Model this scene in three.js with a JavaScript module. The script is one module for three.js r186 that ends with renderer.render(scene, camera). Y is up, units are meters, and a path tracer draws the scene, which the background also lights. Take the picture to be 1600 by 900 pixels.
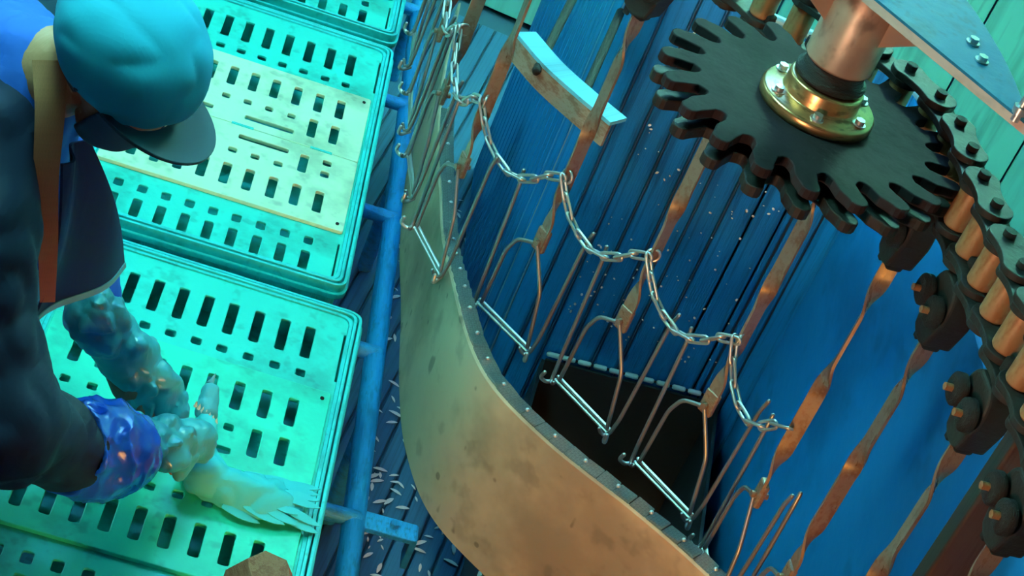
import * as THREE from 'three';
import { RoundedBoxGeometry } from 'three/addons/geometries/RoundedBoxGeometry.js';
import { mergeGeometries, mergeVertices, toCreasedNormals } from 'three/addons/utils/BufferGeometryUtils.js';
import { MarchingCubes } from 'three/addons/objects/MarchingCubes.js';
import { RectAreaLightUniformsLib } from 'three/addons/lights/RectAreaLightUniformsLib.js';
RectAreaLightUniformsLib.init();

// ------------------------------------------------------------------ camera, light, exposure
const scene = new THREE.Scene();
scene.background = new THREE.Color(0x000000);
const PITCH = 34.2148 * Math.PI / 180, ROLL = [0.39665, 0.91797];
const camera = new THREE.PerspectiveCamera(2 * Math.atan(450 / 3000) * 180 / Math.PI, 16 / 9, 0.05, 60);
camera.position.set(0, 2.9, 0);
{
  const F = new THREE.Vector3(0, -Math.sin(PITCH), -Math.cos(PITCH));
  const U = new THREE.Vector3(0, Math.cos(PITCH), -Math.sin(PITCH));
  camera.up.set(-ROLL[0], 0, 0).addScaledVector(U, ROLL[1]);
  camera.lookAt(camera.position.clone().add(F));
}
const renderer = new THREE.WebGLRenderer({ antialias: true });
renderer.toneMapping = THREE.LinearToneMapping;
renderer.toneMappingExposure = 1.0;
renderer.shadowMap.enabled = true;

const PANELS = [   // name words, position, target, width, height, colour, intensity, glow
  { at: [-1.02, 3.0, -2.45], to: [-0.45, 0.6, -2.95], w: 0.9, h: 0.55, c: [0.28, 1.0, 0.84], k: 165, label: 'cyan tinted ceiling light panel above the slotted crates' },
  { at: [-0.35, 3.3, -4.6], to: [0.35, 0.9, -3.0], w: 1.1, h: 0.6, c: [0.12, 0.52, 1.0], k: 80, label: 'blue tinted ceiling light panel behind the shackle line' },
  { at: [0.45, 3.3, -5.0], to: [1.1, 0.6, -5.2], w: 0.9, h: 0.5, c: [0.32, 1.0, 0.74], k: 850, label: 'green tinted ceiling light panel in front of the bright end wall' },
  { at: [-2.35, 2.5, -3.9], to: [-0.1, 0.65, -3.3], w: 0.9, h: 0.5, c: [0.30, 0.92, 1.0], k: 70, label: 'added pale cyan fill light panel hung near the left wall behind the worker' },  // added fill light that brightens the guard sheet and smooth screen sheet
];
const WARMS = [{ at: [0.55, 0.85, -1.40], to: [0.12, 0.62, -2.55], r: 0.10, c: [1.0, 0.43, 0.08], cd: 5.0, a: 0.88, pen: 0.7, label: 'small warm orange work lamp standing low in front of the bent guard sheet' },
  { at: [-0.12, 1.55, -0.9], to: [0.32, 1.66, -2.5], r: 0.10, c: [1.0, 0.60, 0.36], cd: 6, a: 0.62, pen: 0.6, label: 'warm orange work lamp on a tall stand aimed at the toothed wheel' }];

// ------------------------------------------------------------------ helpers
let seedState = 12345;
const rnd = () => { seedState = (seedState * 1664525 + 1013904223) >>> 0; return seedState / 4294967296; };
const range = (a, b) => a + (b - a) * rnd();
const V = (x, y, z) => new THREE.Vector3(x, y, z);
const taken = new Map();
function numbered(name) { const k = taken.get(name) || 0; taken.set(name, k + 1); return k ? `${name}_${String(k).padStart(3, '0')}` : name; }
function tag(o, label, category, group, kind) {
  if (label) o.userData.label = label;
  if (category) o.userData.category = category;
  if (group) o.userData.group = group;
  if (kind) o.userData.kind = kind;
  return o;
}
function thing(name, label, category, pos = [0, 0, 0], turn = 0, group, kind) {
  const o = new THREE.Group(); o.name = numbered(name); o.position.set(...pos); o.rotation.y = turn;
  tag(o, label, category, group, kind); scene.add(o); return o;
}
function mesh(name, geo, mat, parent = scene) {
  let g = geo;
  if (Array.isArray(geo)) g = geo.length > 1 ? mergeGeometries(geo.map(norm)) : geo[0];
  const m = new THREE.Mesh(g, mat); m.castShadow = m.receiveShadow = true;
  if (parent === scene) m.name = numbered(name);
  else { const k = parent.children.filter(c => c.name.replace(/_\d{3}$/, '') === name).length; m.name = k ? `${name}_${String(k).padStart(3, '0')}` : name; }
  parent.add(m); return m;
}
function norm(g) { let r = g.index ? g.toNonIndexed() : g.clone(); for (const k of Object.keys(r.attributes)) if (!['position', 'normal', 'uv'].includes(k)) r.deleteAttribute(k); if (!r.attributes.uv) r.setAttribute('uv', new THREE.BufferAttribute(new Float32Array(r.attributes.position.count * 2), 2)); r.morphAttributes = {}; r.clearGroups(); return r; }
const box = (w, h, d, x = 0, y = 0, z = 0, r = 0) => { const g = r ? new RoundedBoxGeometry(w, h, d, 2, Math.min(r, w / 2.01, h / 2.01, d / 2.01)) : new THREE.BoxGeometry(w, h, d); g.translate(x, y, z); return g; };
const cyl = (r1, r2, h, n = 24, x = 0, y = 0, z = 0) => { const g = new THREE.CylinderGeometry(r1, r2, h, n); g.translate(x, y, z); return g; };
function lathe(pts, n = 40) { return new THREE.LatheGeometry(pts.map(p => new THREE.Vector2(p[0], p[1])), n); }
function polyCurve(pts, round = 0) {   // polyline with rounded corners
  const P = pts.map(p => p.isVector3 ? p : V(...p)), path = new THREE.CurvePath();
  let prev = P[0];
  for (let i = 1; i < P.length - 1; i++) {
    const a = P[i - 1], b = P[i], c = P[i + 1];
    const r = Math.min(round, a.distanceTo(b) * 0.45, b.distanceTo(c) * 0.45);
    const p = b.clone().add(a.clone().sub(b).setLength(r)), q = b.clone().add(c.clone().sub(b).setLength(r));
    path.add(new THREE.LineCurve3(prev, p)); path.add(new THREE.QuadraticBezierCurve3(p, b, q)); prev = q;
  }
  path.add(new THREE.LineCurve3(prev, P[P.length - 1])); return path;
}
function wire(pts, r, round = 0.008, seg, sides = 8) {
  const c = polyCurve(pts, round), n = seg || Math.max(6, Math.min(60, pts.length * 7));
  const t = new THREE.TubeGeometry(c, n, r, sides);
  const caps = [0, 1].map(u => { const s = new THREE.SphereGeometry(r, sides, 5); s.translate(...c.getPoint(u).toArray()); return s; });
  return mergeGeometries([t, ...caps].map(norm));
}
function smoothTube(pts, r, seg = 40, sides = 12, closed = false) { return new THREE.TubeGeometry(new THREE.CatmullRomCurve3(pts.map(p => p.isVector3 ? p : V(...p)), closed), seg, r, sides, closed); }

// smooth value noise for textures and displacement
function hash3(x, y, z) { let h = (x * 374761393 + y * 668265263 + z * 2147483647) | 0; h = Math.imul(h ^ (h >>> 13), 1274126177); h ^= h >>> 16; return (h >>> 0) / 4294967296; }
function noise3(x, y, z) {
  const xi = Math.floor(x), yi = Math.floor(y), zi = Math.floor(z), f = t => t * t * (3 - 2 * t), u = f(x - xi), v = f(y - yi), w = f(z - zi);
  let s = 0;
  for (let a = 0; a < 2; a++) for (let b = 0; b < 2; b++) for (let c = 0; c < 2; c++) s += hash3(xi + a, yi + b, zi + c) * (a ? u : 1 - u) * (b ? v : 1 - v) * (c ? w : 1 - w);
  return s;
}
function tile2(x, y, per, sd) {   // tileable value noise
  const xi = Math.floor(x), yi = Math.floor(y), f = t => t * t * (3 - 2 * t), u = f(x - xi), v = f(y - yi), m = a => ((a % per) + per) % per;
  const q = (a, b) => hash3(m(a), m(b), sd);
  return (q(xi, yi) * (1 - u) + q(xi + 1, yi) * u) * (1 - v) + (q(xi, yi + 1) * (1 - u) + q(xi + 1, yi + 1) * u) * v;
}
function fbm(u, v, base, oct, sd) { let s = 0, a = 0.5, t = 0; for (let i = 0, p = base; i < oct; i++, p *= 2) { s += a * tile2(u * p, v * p, p, sd + i); t += a; a *= 0.55; } return s / t; }
function makeTexture(n, fn, srgb = true) {
  const d = new Uint8Array(n * n * 4);
  for (let y = 0; y < n; y++) for (let x = 0; x < n; x++) { const c = fn(x / n, y / n), i = (y * n + x) * 4; d[i] = c[0] * 255; d[i + 1] = c[1] * 255; d[i + 2] = c[2] * 255; d[i + 3] = 255; }
  const t = new THREE.DataTexture(d, n, n); t.wrapS = t.wrapT = THREE.RepeatWrapping; t.magFilter = THREE.LinearFilter; t.minFilter = THREE.LinearMipmapLinearFilter; t.generateMipmaps = true;
  if (srgb) t.colorSpace = THREE.SRGBColorSpace; t.needsUpdate = true; return t;
}
const clamp = (x, a = 0, b = 1) => Math.min(b, Math.max(a, x)), sstep = (a, b, x) => { const t = clamp((x - a) / (b - a)); return t * t * (3 - 2 * t); };
const grey = v => [v, v, v];
const texGrime = makeTexture(512, (u, v) => { const n = fbm(u, v, 5, 6, 3), m = fbm(u, v, 24, 3, 40); return grey(clamp(1 - 0.22 * sstep(0.5, 0.8, n) - 0.12 * sstep(0.6, 0.85, m))); });
const texBrushed = makeTexture(512, (u, v) => grey(clamp(0.72 + 0.28 * fbm(u, v, 8, 5, 60) - 0.22 * sstep(0.55, 0.8, fbm(u, v, 12, 4, 90)))));
const texRough = makeTexture(256, (u, v) => grey(clamp(0.35 + 0.7 * fbm(u, v, 10, 5, 17))), false);
const texBump = makeTexture(512, (u, v) => grey(fbm(u, v, 12, 6, 29)), false);
const texRust = makeTexture(512, (u, v) => { const n = fbm(u, v, 6, 6, 71), m = fbm(u, v, 30, 3, 77); const r = sstep(0.42, 0.66, n * 0.7 + m * 0.3); return [0.90 - 0.12 * r, 0.86 - 0.22 * r, 0.82 - 0.28 * r]; });
const texSheet = makeTexture(512, (u, v) => { const n = fbm(u, v, 4, 6, 111), m = fbm(u, v, 18, 4, 131), s = sstep(0.80, 0.86, fbm(u, v, 24, 2, 150)); const k = clamp(0.98 - 0.22 * sstep(0.45, 0.78, n) - 0.10 * sstep(0.55, 0.8, m) - 0.25 * s); return [k, k * 0.95, k * 0.86]; });
const texCloth = makeTexture(256, (u, v) => { const w = 0.5 + 0.25 * Math.sin(u * 2 * Math.PI * 64) + 0.25 * Math.sin(v * 2 * Math.PI * 64); return grey(0.75 + 0.12 * w + 0.13 * fbm(u, v, 6, 4, 9)); });

function mat(c, rough, metal = 0, o = {}) {
  const m = new THREE.MeshPhysicalMaterial({ roughness: rough, metalness: metal, ...o });
  m.color.setRGB(...c); return m;
}
const rep = (t, a, b = a) => { const q = t.clone(); q.repeat.set(a, b); q.needsUpdate = true; return q; };
const M = {
  crate: mat([0.02, 0.66, 0.55], 0.42, 0, { map: rep(texGrime, 1.6), bumpMap: rep(texBump, 8), bumpScale: 0.0006 }),
  crateRim: mat([0.02, 0.62, 0.62], 0.38, 0, { map: rep(texGrime, 3) }),
  lidPale: mat([0.80, 0.90, 0.60], 0.42, 0, { map: rep(texGrime, 1.4), bumpMap: rep(texBump, 8), bumpScale: 0.0005 }),
  lidGreen: mat([0.02, 0.74, 0.52], 0.42, 0, { map: rep(texGrime, 1.5), bumpMap: rep(texBump, 8), bumpScale: 0.0005 }),
  pipe: mat([0.02, 0.36, 0.80], 0.4, 0.2, { map: rep(texGrime, 6, 1), bumpMap: rep(texBump, 6), bumpScale: 0.001 }),
  sheet: mat([0.50, 0.40, 0.355], 0.5, 0.15, { map: texSheet, bumpMap: texBump, bumpScale: 0.0015 }),
  sheetLip: mat([0.46, 0.52, 0.54], 0.24, 0.3, { map: rep(texBrushed, 3), bumpMap: rep(texBump, 10), bumpScale: 0.006 }),
  wire: mat([0.20, 0.20, 0.215], 0.36, 0.7, {}),
  link: mat([0.46, 0.44, 0.44], 0.3, 0.8, {}),
  bar: mat([0.22, 0.175, 0.15], 0.5, 0.2, { map: rep(texRust, 1, 4), roughnessMap: texRough }),
  greasy: mat([0.016, 0.013, 0.012], 0.6, 0, { specularIntensity: 0.45, bumpMap: rep(texBump, 4), bumpScale: 0.002 }),
  roller: mat([0.36, 0.20, 0.10], 0.45, 0.2, { map: texRust }),
  sprocket: mat([0.022, 0.015, 0.017], 0.75, 0, { specularIntensity: 0.12, map: rep(texGrime, 2), bumpMap: rep(texBump, 3), bumpScale: 0.0015 }),
  bronze: mat([0.72, 0.38, 0.17], 0.28, 0.8, { map: rep(texBrushed, 2) }),
  steel: mat([0.44, 0.29, 0.22], 0.4, 0.2, { map: rep(texBrushed, 1) }),
  plate: mat([0.008, 0.11, 0.21], 0.55, 0, { specularIntensity: 0.4, map: rep(texGrime, 3), bumpMap: rep(texBump, 4), bumpScale: 0.001 }),  // blue of the cool overhead light, painted on the top face
  plateWarmEdge: mat([0.50, 0.36, 0.32], 0.5, 0.3, { map: rep(texGrime, 2) }),  // pinkish tone of the warm light, painted on the edge
  bolt: mat([0.5, 0.5, 0.52], 0.3, 0.8),
  screen: mat([0.006, 0.18, 0.50], 0.42, 0, { specularIntensity: 0.5, map: rep(texGrime, 0.8), bumpMap: rep(texBump, 3), bumpScale: 0.0008 }),
  screenBack: mat([0.01, 0.05, 0.12], 0.7),
  seamGlint: mat([0.20, 0.34, 0.48], 0.3, 0.4),  // painted highlight for rib edges that catch the light
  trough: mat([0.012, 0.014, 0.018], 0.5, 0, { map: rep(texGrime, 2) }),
  rim: mat([0.35, 0.62, 0.72], 0.35, 0.3),
  guide: mat([0.16, 0.50, 0.66], 0.4, 0.1, { map: rep(texGrime, 2) }),  // cool overhead light painted on the upward face
  guideWarmFront: mat([0.36, 0.26, 0.22], 0.5, 0.2, { map: rep(texRust, 2) }),  // warm light painted on the front face, with rust mottling
  slat: [0, 1, 2].map(i => mat([0.025 + 0.006 * i, 0.10 + 0.012 * i, 0.20 + 0.02 * i], 0.5, 0, { map: rep(texGrime, 1.2 + 0.4 * i) })),
  floor: mat([0.04, 0.09, 0.14], 0.55, 0, { map: rep(texGrime, 1) }),
  wallPanel: [0, 1, 2].map(i => mat([0.44 + 0.03 * i, 0.92, 0.74 - 0.02 * i], 0.45, 0, { map: rep(texGrime, 0.5 + 0.1 * i) })),
  wallPlain: mat([0.20, 0.30, 0.34], 0.8),
  white: mat([0.92, 0.94, 0.95], 0.4),
  feather: mat([0.80, 0.80, 0.78], 0.8, 0, { side: THREE.DoubleSide }),
  skin: mat([0.46, 0.185, 0.10], 0.5, 0, { bumpMap: rep(texBump, 6), bumpScale: 0.0008 }),
  jacket: mat([0.010, 0.085, 0.46], 0.8),
  sleeve: mat([0.006, 0.012, 0.034], 0.62, 0, { specularIntensity: 0.5 }),
  apron: mat([0.008, 0.020, 0.085], 0.6, 0, { specularIntensity: 0.4 }),
  apronTrim: mat([0.14, 0.42, 0.46], 0.5),
  strap: mat([0.58, 0.20, 0.09], 0.6, 0, { map: rep(texCloth, 4) }),
  cap: mat([0.010, 0.36, 0.55], 0.85),
  capBrim: mat([0.010, 0.045, 0.075], 0.75),
  mask: mat([0.02, 0.06, 0.12], 0.7),
  hair: mat([0.01, 0.009, 0.008], 0.6),
  eye: mat([0.6, 0.6, 0.6], 0.2),
  cuff: mat([0.012, 0.14, 0.85], 0.25, 0, { clearcoat: 0.5, clearcoatRoughness: 0.25 }),
  glove: mat([0.05, 0.36, 0.44], 0.34, 0, { clearcoat: 0.25 }),
  bird: mat([0.05, 0.56, 0.62], 0.7, 0, { side: THREE.DoubleSide }),
  birdDark: mat([0.05, 0.28, 0.34], 0.6),
  comb: mat([0.55, 0.70, 0.66], 0.6), beak: mat([0.10, 0.20, 0.22], 0.5),
  rustPost: mat([0.55, 0.17, 0.08], 0.6, 0.1, { map: rep(texRust, 1), bumpMap: rep(texBump, 3), bumpScale: 0.002 }),
  boot: mat([0.02, 0.02, 0.022], 0.35), trousers: mat([0.012, 0.03, 0.09], 0.8),
  lampFrame: mat([0.35, 0.36, 0.38], 0.5, 0.5),
};

// ------------------------------------------------------------------ the room
function struct(name, geo, m) { return tag(mesh(name, geo, m), null, null, null, 'structure'); }
struct('ceiling', box(5.0, 0.15, 7.6, -0.7, 3.875, -2.1), M.wallPlain);
struct('wall_left', box(0.15, 3.8, 7.6, -3.125, 1.9, -2.1), M.wallPlain);
struct('wall_front', box(4.9, 3.8, 0.15, -0.65, 1.9, 1.675), M.wallPlain);
const floor = struct('floor', box(5.0, 0.15, 7.6, -0.7, -0.095, -2.1), M.floor);
const wallBack = struct('wall_back', box(4.9, 3.8, 0.15, -0.65, 1.9, -5.825), M.screenBack);
const wallRight = struct('wall_right', box(0.15, 3.8, 7.6, 1.725, 1.9, -2.1), M.screenBack);
{ // wall cladding, one tall panel after another, with open joints
  const pg = box(0.292, 3.78, 0.02, 0, 1.89, 0, 0.004);
  for (let i = 0; i < 15; i++) { const p = mesh('panel', pg, M.wallPanel[i % 3], wallBack); p.position.set(1.48 - 0.3 * i, 0, -5.738); }
  for (let i = 0; i < 13; i++) { const p = mesh('panel', pg, M.wallPanel[(i * 2) % 3], wallRight); p.position.set(1.638, 0, -5.55 + 0.3 * i); p.rotation.y = Math.PI / 2; }
  // slatted floor beside the crates
  const sg = box(0.047, 0.02, 4.6, 0, -0.01, -3.3, 0.004);
  for (let i = 0; i < 40; i++) { const p = mesh('slat', sg, M.slat[Math.floor(rnd() * 3)], floor); p.position.set(-0.98 + 0.052 * i, 0, 0); }
}

// ------------------------------------------------------------------ lamps
function aim(o, at, to) { o.position.set(...at); o.lookAt(...to); }
for (const p of PANELS) {
  const t = thing('ceiling_light', p.label, 'light', p.at);
  const holder = new THREE.Object3D(); holder.position.set(...p.at); holder.lookAt(...p.to);
  t.quaternion.copy(holder.quaternion);
  mesh('light_frame', [box(p.w + 0.06, 0.03, 0.06, 0, p.h / 2 + 0.015, -0.02), box(p.w + 0.06, 0.03, 0.06, 0, -p.h / 2 - 0.015, -0.02), box(0.03, p.h, 0.06, p.w / 2 + 0.015, 0, -0.02), box(0.03, p.h, 0.06, -p.w / 2 - 0.015, 0, -0.02), box(p.w, p.h, 0.02, 0, 0, -0.04)], M.lampFrame, t);
  const dm = new THREE.MeshStandardMaterial({ color: 0x888888, roughness: 0.6, emissiveIntensity: 1.2 }); dm.emissive.setRGB(...p.c);
  mesh('light_diffuser', box(p.w, p.h, 0.006, 0, 0, -0.012), dm, t);
  const l = new THREE.RectAreaLight(new THREE.Color().setRGB(...p.c), p.k, p.w, p.h);
  aim(l, p.at, p.to); l.rotateY(Math.PI); l.position.copy(V(0, 0, 0.004).applyQuaternion(holder.quaternion).add(V(...p.at))); l.name = 'panel_light'; scene.add(l);
  const up = V(0, 1, 0).applyQuaternion(holder.quaternion.clone().invert());
  mesh('suspension_rod', wire([V(0, 0, -0.05), V(0, 0, -0.05).addScaledVector(up, 3.8 - p.at[1])], 0.008, 0), M.lampFrame, t);
}
for (const WARM of WARMS) {
  const t = thing('work_lamp', WARM.label, 'lamp', [WARM.at[0], 0, WARM.at[2]]);
  mesh('lamp_stand', [cyl(0.012, 0.012, WARM.at[1] - 0.12, 16, 0, (WARM.at[1] - 0.12) / 2, 0), cyl(0.14, 0.15, 0.02, 32, 0, 0.01, 0)], M.lampFrame, t);
  const holder = new THREE.Object3D(); holder.position.set(...WARM.at); holder.lookAt(...WARM.to);
  const h = mesh('lamp_housing', lathe([[0.0001, -0.16], [0.05, -0.16], [0.06, -0.14], [WARM.r + 0.012, -0.02], [WARM.r + 0.016, 0.01], [WARM.r + 0.004, 0.01], [WARM.r, -0.018], [0.0001, -0.02]], 40).rotateX(Math.PI / 2), M.lampFrame, t); h.position.set(0, WARM.at[1], 0); h.quaternion.copy(holder.quaternion);
  const dm = new THREE.MeshStandardMaterial({ color: 0x888888, emissiveIntensity: 2 }); dm.emissive.setRGB(...WARM.c);
  const d = mesh('lamp_glass', cyl(WARM.r - 0.002, WARM.r - 0.002, 0.006, 40).rotateX(Math.PI / 2).translate(0, 0, -0.012), dm, t); d.position.copy(h.position); d.quaternion.copy(h.quaternion);
  const l = new THREE.SpotLight(new THREE.Color().setRGB(...WARM.c), WARM.cd, 0, WARM.a, WARM.pen, 2); l.position.copy(V(0, 0, 0.012).applyQuaternion(holder.quaternion).add(V(...WARM.at))); l.target.position.set(...WARM.to); l.castShadow = true; l.shadow.radius = 4; l.name = 'lamp_glow'; scene.add(l, l.target);
}

// ------------------------------------------------------------------ blue screen behind the shackle line
const SCR_H = 1.3;
{
  const t = thing('splash_screen', 'tall blue splash screen with ribbed back and smooth right hand sheet', 'screen');
  const pts = []; // plan of the face
  const leftPart = new THREE.CatmullRomCurve3([[-0.235, -4.75], [-0.14, -4.25], [-0.065, -3.86], [-0.03, -3.70], [0.03, -3.615], [0.12, -3.6]].map(p => V(p[0], 0, p[1])));
  const nl = Math.round(leftPart.getLength() / 0.0585); leftPart.getSpacedPoints(nl).forEach(p => pts.push([p.x, p.z]));
  for (let x = 0.12 + 0.0585; x <= 0.495; x += 0.0585) pts.push([x, -3.6]);
  const C0 = [0.49, -3.48], r0 = 0.12; // rounded corner
  for (let a = 0; a <= 79; a += 28) { const q = (-90 + a) * Math.PI / 180; pts.push([C0[0] + r0 * Math.cos(q), C0[1] + r0 * Math.sin(q)]); }
  for (let i = 0; i + 1 < pts.length; i++) {
    const [x0, z0] = pts[i], [x1, z1] = pts[i + 1], L = Math.hypot(x1 - x0, z1 - z0);
    const p = mesh('rib_panel', box(L - 0.0045, SCR_H, 0.012, 0, SCR_H / 2, -0.002, 0.004), M.screen, t);
    p.position.set((x0 + x1) / 2, 0, (z0 + z1) / 2); p.rotation.y = -Math.atan2(z1 - z0, x1 - x0);
  }
  for (let i = 10; i < pts.length - 5; i++) { const b = mesh('lit_shade_seam', cyl(0.0026, 0.0026, SCR_H - 0.02, 8, 0, SCR_H / 2, 0), i < pts.length - 11 ? M.seamGlint : M.screenBack, t); b.position.set(pts[i][0], 0, pts[i][1] + 0.0055); }  // seam strips painted light at left, dark at right, for lit and shaded ribs
  const e = pts[pts.length - 1], f = [0.905, -1.95], L = Math.hypot(f[0] - e[0], f[1] - e[1]);
  const s = mesh('smooth_sheet', box(L, SCR_H, 0.012, 0, SCR_H / 2, 0, 0.003), M.screen, t);
  s.position.set((e[0] + f[0]) / 2, 0, (e[1] + f[1]) / 2); s.rotation.y = -Math.atan2(f[1] - e[1], f[0] - e[0]);
  const bk = [];
    for (let i = 0; i + 1 < pts.length; i++) { const [x0, z0] = pts[i], [x1, z1] = pts[i + 1]; const g = box(Math.hypot(x1 - x0, z1 - z0) + 0.012, SCR_H, 0.006, 0, SCR_H / 2, -0.014); g.rotateY(-Math.atan2(z1 - z0, x1 - x0)); g.translate((x0 + x1) / 2, 0, (z0 + z1) / 2); bk.push(g); }
  mesh('backing_sheet', bk, M.screenBack, t);
  mesh('top_rail', smoothTube([...pts.map(p => [p[0], SCR_H + 0.008, p[1]]), [f[0], SCR_H + 0.008, f[1]]], 0.011, 120, 10), M.rim, t);
}
{ // lit far lip of the trough, painted as white dashes on a thin rod
  const a = V(0.135, 0.335, -3.584), b = V(0.535, 0.41, -3.584);
  const t = thing('lit_lip_dashes', 'thin rod with white dashes painted for the lit lip of the drain trough', 'rod');
  mesh('rod_core', wire([a, b], 0.003, 0), M.greasy, t);
  const n = 11; for (let i = 0; i < n; i++) { const p = a.clone().lerp(b, (i + 0.08) / n), q = a.clone().lerp(b, (i + 0.66) / n); mesh('lit_dash', wire([p, q], 0.0062, 0), M.white, t); }
}

{ // dark basin under the shackles, its far lip under the rod
  const t = thing('drain_trough', 'black open drain trough on the floor between guard sheet and blue screen', 'trough');
  const a = V(0.135, 0, -3.572), b = V(0.537, 0, -3.572);
  const far = new THREE.Shape(); far.moveTo(a.x, 0); far.lineTo(b.x, 0); far.lineTo(b.x, 0.402); far.lineTo(a.x, 0.327); far.closePath();
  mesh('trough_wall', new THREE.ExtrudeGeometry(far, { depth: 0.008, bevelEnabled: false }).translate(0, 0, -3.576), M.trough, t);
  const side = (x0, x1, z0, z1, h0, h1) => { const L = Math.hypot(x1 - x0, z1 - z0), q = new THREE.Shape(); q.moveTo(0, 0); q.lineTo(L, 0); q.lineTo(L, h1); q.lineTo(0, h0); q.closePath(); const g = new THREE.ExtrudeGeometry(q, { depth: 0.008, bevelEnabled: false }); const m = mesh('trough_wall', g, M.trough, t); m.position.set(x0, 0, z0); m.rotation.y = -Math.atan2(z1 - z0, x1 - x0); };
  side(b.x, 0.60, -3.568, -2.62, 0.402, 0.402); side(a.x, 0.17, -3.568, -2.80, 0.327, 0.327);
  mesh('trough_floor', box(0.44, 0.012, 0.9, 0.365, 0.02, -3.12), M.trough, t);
}

// ------------------------------------------------------------------ curved metal guard in front of the shackles
{
  const plan = new THREE.CatmullRomCurve3([[-0.40, -4.25], [-0.335, -3.85], [-0.265, -3.56], [-0.203, -3.36], [-0.13, -3.10], [-0.066, -2.93], [0.026, -2.785], [0.16, -2.69], [0.36, -2.60], [0.49, -2.53], [0.62, -2.44]].map(p => V(p[0], 0, p[1])));
  const N = 120, top = (u, z) => 0.80 - 0.07 * sstep(-2.95, -3.35, z), bot = 0.45, th = 0.006;
  const pos = [], uv = [], idx = [], P = plan.getSpacedPoints(N), T = [];
  let acc = 0;
  for (let i = 0; i <= N; i++) { const a = P[Math.max(0, i - 1)], b = P[Math.min(N, i + 1)]; T.push(b.clone().sub(a).normalize()); }
  const inward = i => V(T[i].z, 0, -T[i].x);        // towards the shackles
  const ring = i => { // closed profile: outer bottom, outer top, rolled edge, lip, lip underside, inner
    const n = inward(i), h = top(0, P[i].z), o = P[i];
    return [[0, bot], [0, bot + (h - bot) * 0.33], [0, bot + (h - bot) * 0.66], [0, h - 0.004], [0.003, h], [th, h], [th, bot]].map(([d, y]) => V(o.x + n.x * d, y, o.z + n.z * d));
  };
  const K = 7;
  for (let i = 0; i <= N; i++) { if (i) acc += P[i].distanceTo(P[i - 1]); const r = ring(i); r.forEach((p, k) => { pos.push(p.x, p.y, p.z); uv.push(acc * 1.1, p.y * 1.1); }); }
  for (let i = 0; i < N; i++) for (let k = 0; k < K; k++) { const a = i * K + k, b = i * K + (k + 1) % K, c = a + K, d = b + K; idx.push(a, c, b, b, c, d); }
  for (const i of [0, N]) for (let k = 1; k + 1 < K; k++) idx.push(i * K, i * K + k, i * K + k + 1);
  const g = new THREE.BufferGeometry(); g.setAttribute('position', new THREE.Float32BufferAttribute(pos, 3)); g.setAttribute('uv', new THREE.Float32BufferAttribute(uv, 2)); g.setIndex(idx);
  const t = thing('guard_sheet', 'broad bent metal guard sheet stained along its face with a riveted top lip', 'guard');
  mesh('guard_face', toCreasedNormals(g, 0.6), M.sheet, t);
  // top lip in short folded segments
  const lipM = []; let k0 = 0;
  for (let i = 28; i < N - 1; i += 2) {
    const a = P[i], b = P[Math.min(N, i + 2)], n = inward(i + 1), L = a.distanceTo(b), h = top(0, a.z) + 0.001;
    const s = mesh('lip_segment', box(L * 0.97, 0.006, 0.032, 0, 0, 0, 0.0025), M.sheetLip, t);
    s.position.set((a.x + b.x) / 2 + n.x * 0.020, h, (a.z + b.z) / 2 + n.z * 0.020); s.rotation.y = -Math.atan2(b.z - a.z, b.x - a.x);
    s.rotation.z = range(-0.03, 0.03); s.rotation.x = range(-0.12, 0.12);
    if (k0++ % 2 === 0) { const r = mesh('rivet', new THREE.SphereGeometry(0.0045, 10, 6), M.bolt, t); r.position.set(a.x + n.x * 0.022, h + 0.003, a.z + n.z * 0.022); }
  }
  for (const i of [108, 117]) { const n = inward(i), o = P[i]; const p = mesh('support_post', box(0.03, 0.74, 0.03, 0, 0.37, 0, 0.004), M.greasy, t); p.position.set(o.x + n.x * 0.023, 0, o.z + n.z * 0.023); }
}

// ------------------------------------------------------------------ conveyor path
const SPX = 0.30, SPZ = -2.545, SPR = 0.225, CH = 1.65;
const pathPts = [];
{
  const add = (x, z) => pathPts.push(V(x, CH, z));
  const left = new THREE.CatmullRomCurve3([[-0.49, -4.25], [-0.428, -3.9], [-0.355, -3.62], [-0.283, -3.38], [-0.172, -3.15], [0.015, -3.017], [0.2, -2.888]].map(p => V(p[0], CH, p[1])));
  for (const p of left.getSpacedPoints(90).slice(0, -1)) add(p.x, p.z);
  for (let i = 0; i < 20; i++) add(0.2 + 0.228 * i / 20, -2.889 + 0.159 * i / 20);
  const a0 = Math.atan2(-0.82, 0.57), a1 = Math.atan2(-0.287, 0.958);
  for (let i = 0; i < 24; i++) { const a = a0 + (a1 - a0) * i / 24; add(SPX + SPR * Math.cos(a), SPZ + SPR * Math.sin(a)); }
  const sx = SPX + SPR * 0.958, sz = SPZ - SPR * 0.287;
  for (let i = 0; i <= 60; i++) add(sx + 0.287 * i * 0.018, sz + 0.958 * i * 0.018);
}
const S = [0]; for (let i = 1; i < pathPts.length; i++) S.push(S[i - 1] + pathPts[i].distanceTo(pathPts[i - 1]));
function at(s) { let i = 1; while (i < S.length - 1 && S[i] < s) i++; const t = (s - S[i - 1]) / (S[i] - S[i - 1]); const d = pathPts[i].clone().sub(pathPts[i - 1]).normalize(); return { p: pathPts[i - 1].clone().lerp(pathPts[i], t), d }; }
function sAt(x, z) { let b = 0, bd = 9; pathPts.forEach((p, i) => { const d = Math.hypot(p.x - x, p.z - z); if (d < bd) { bd = d; b = i; } }); return S[b]; }

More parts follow.
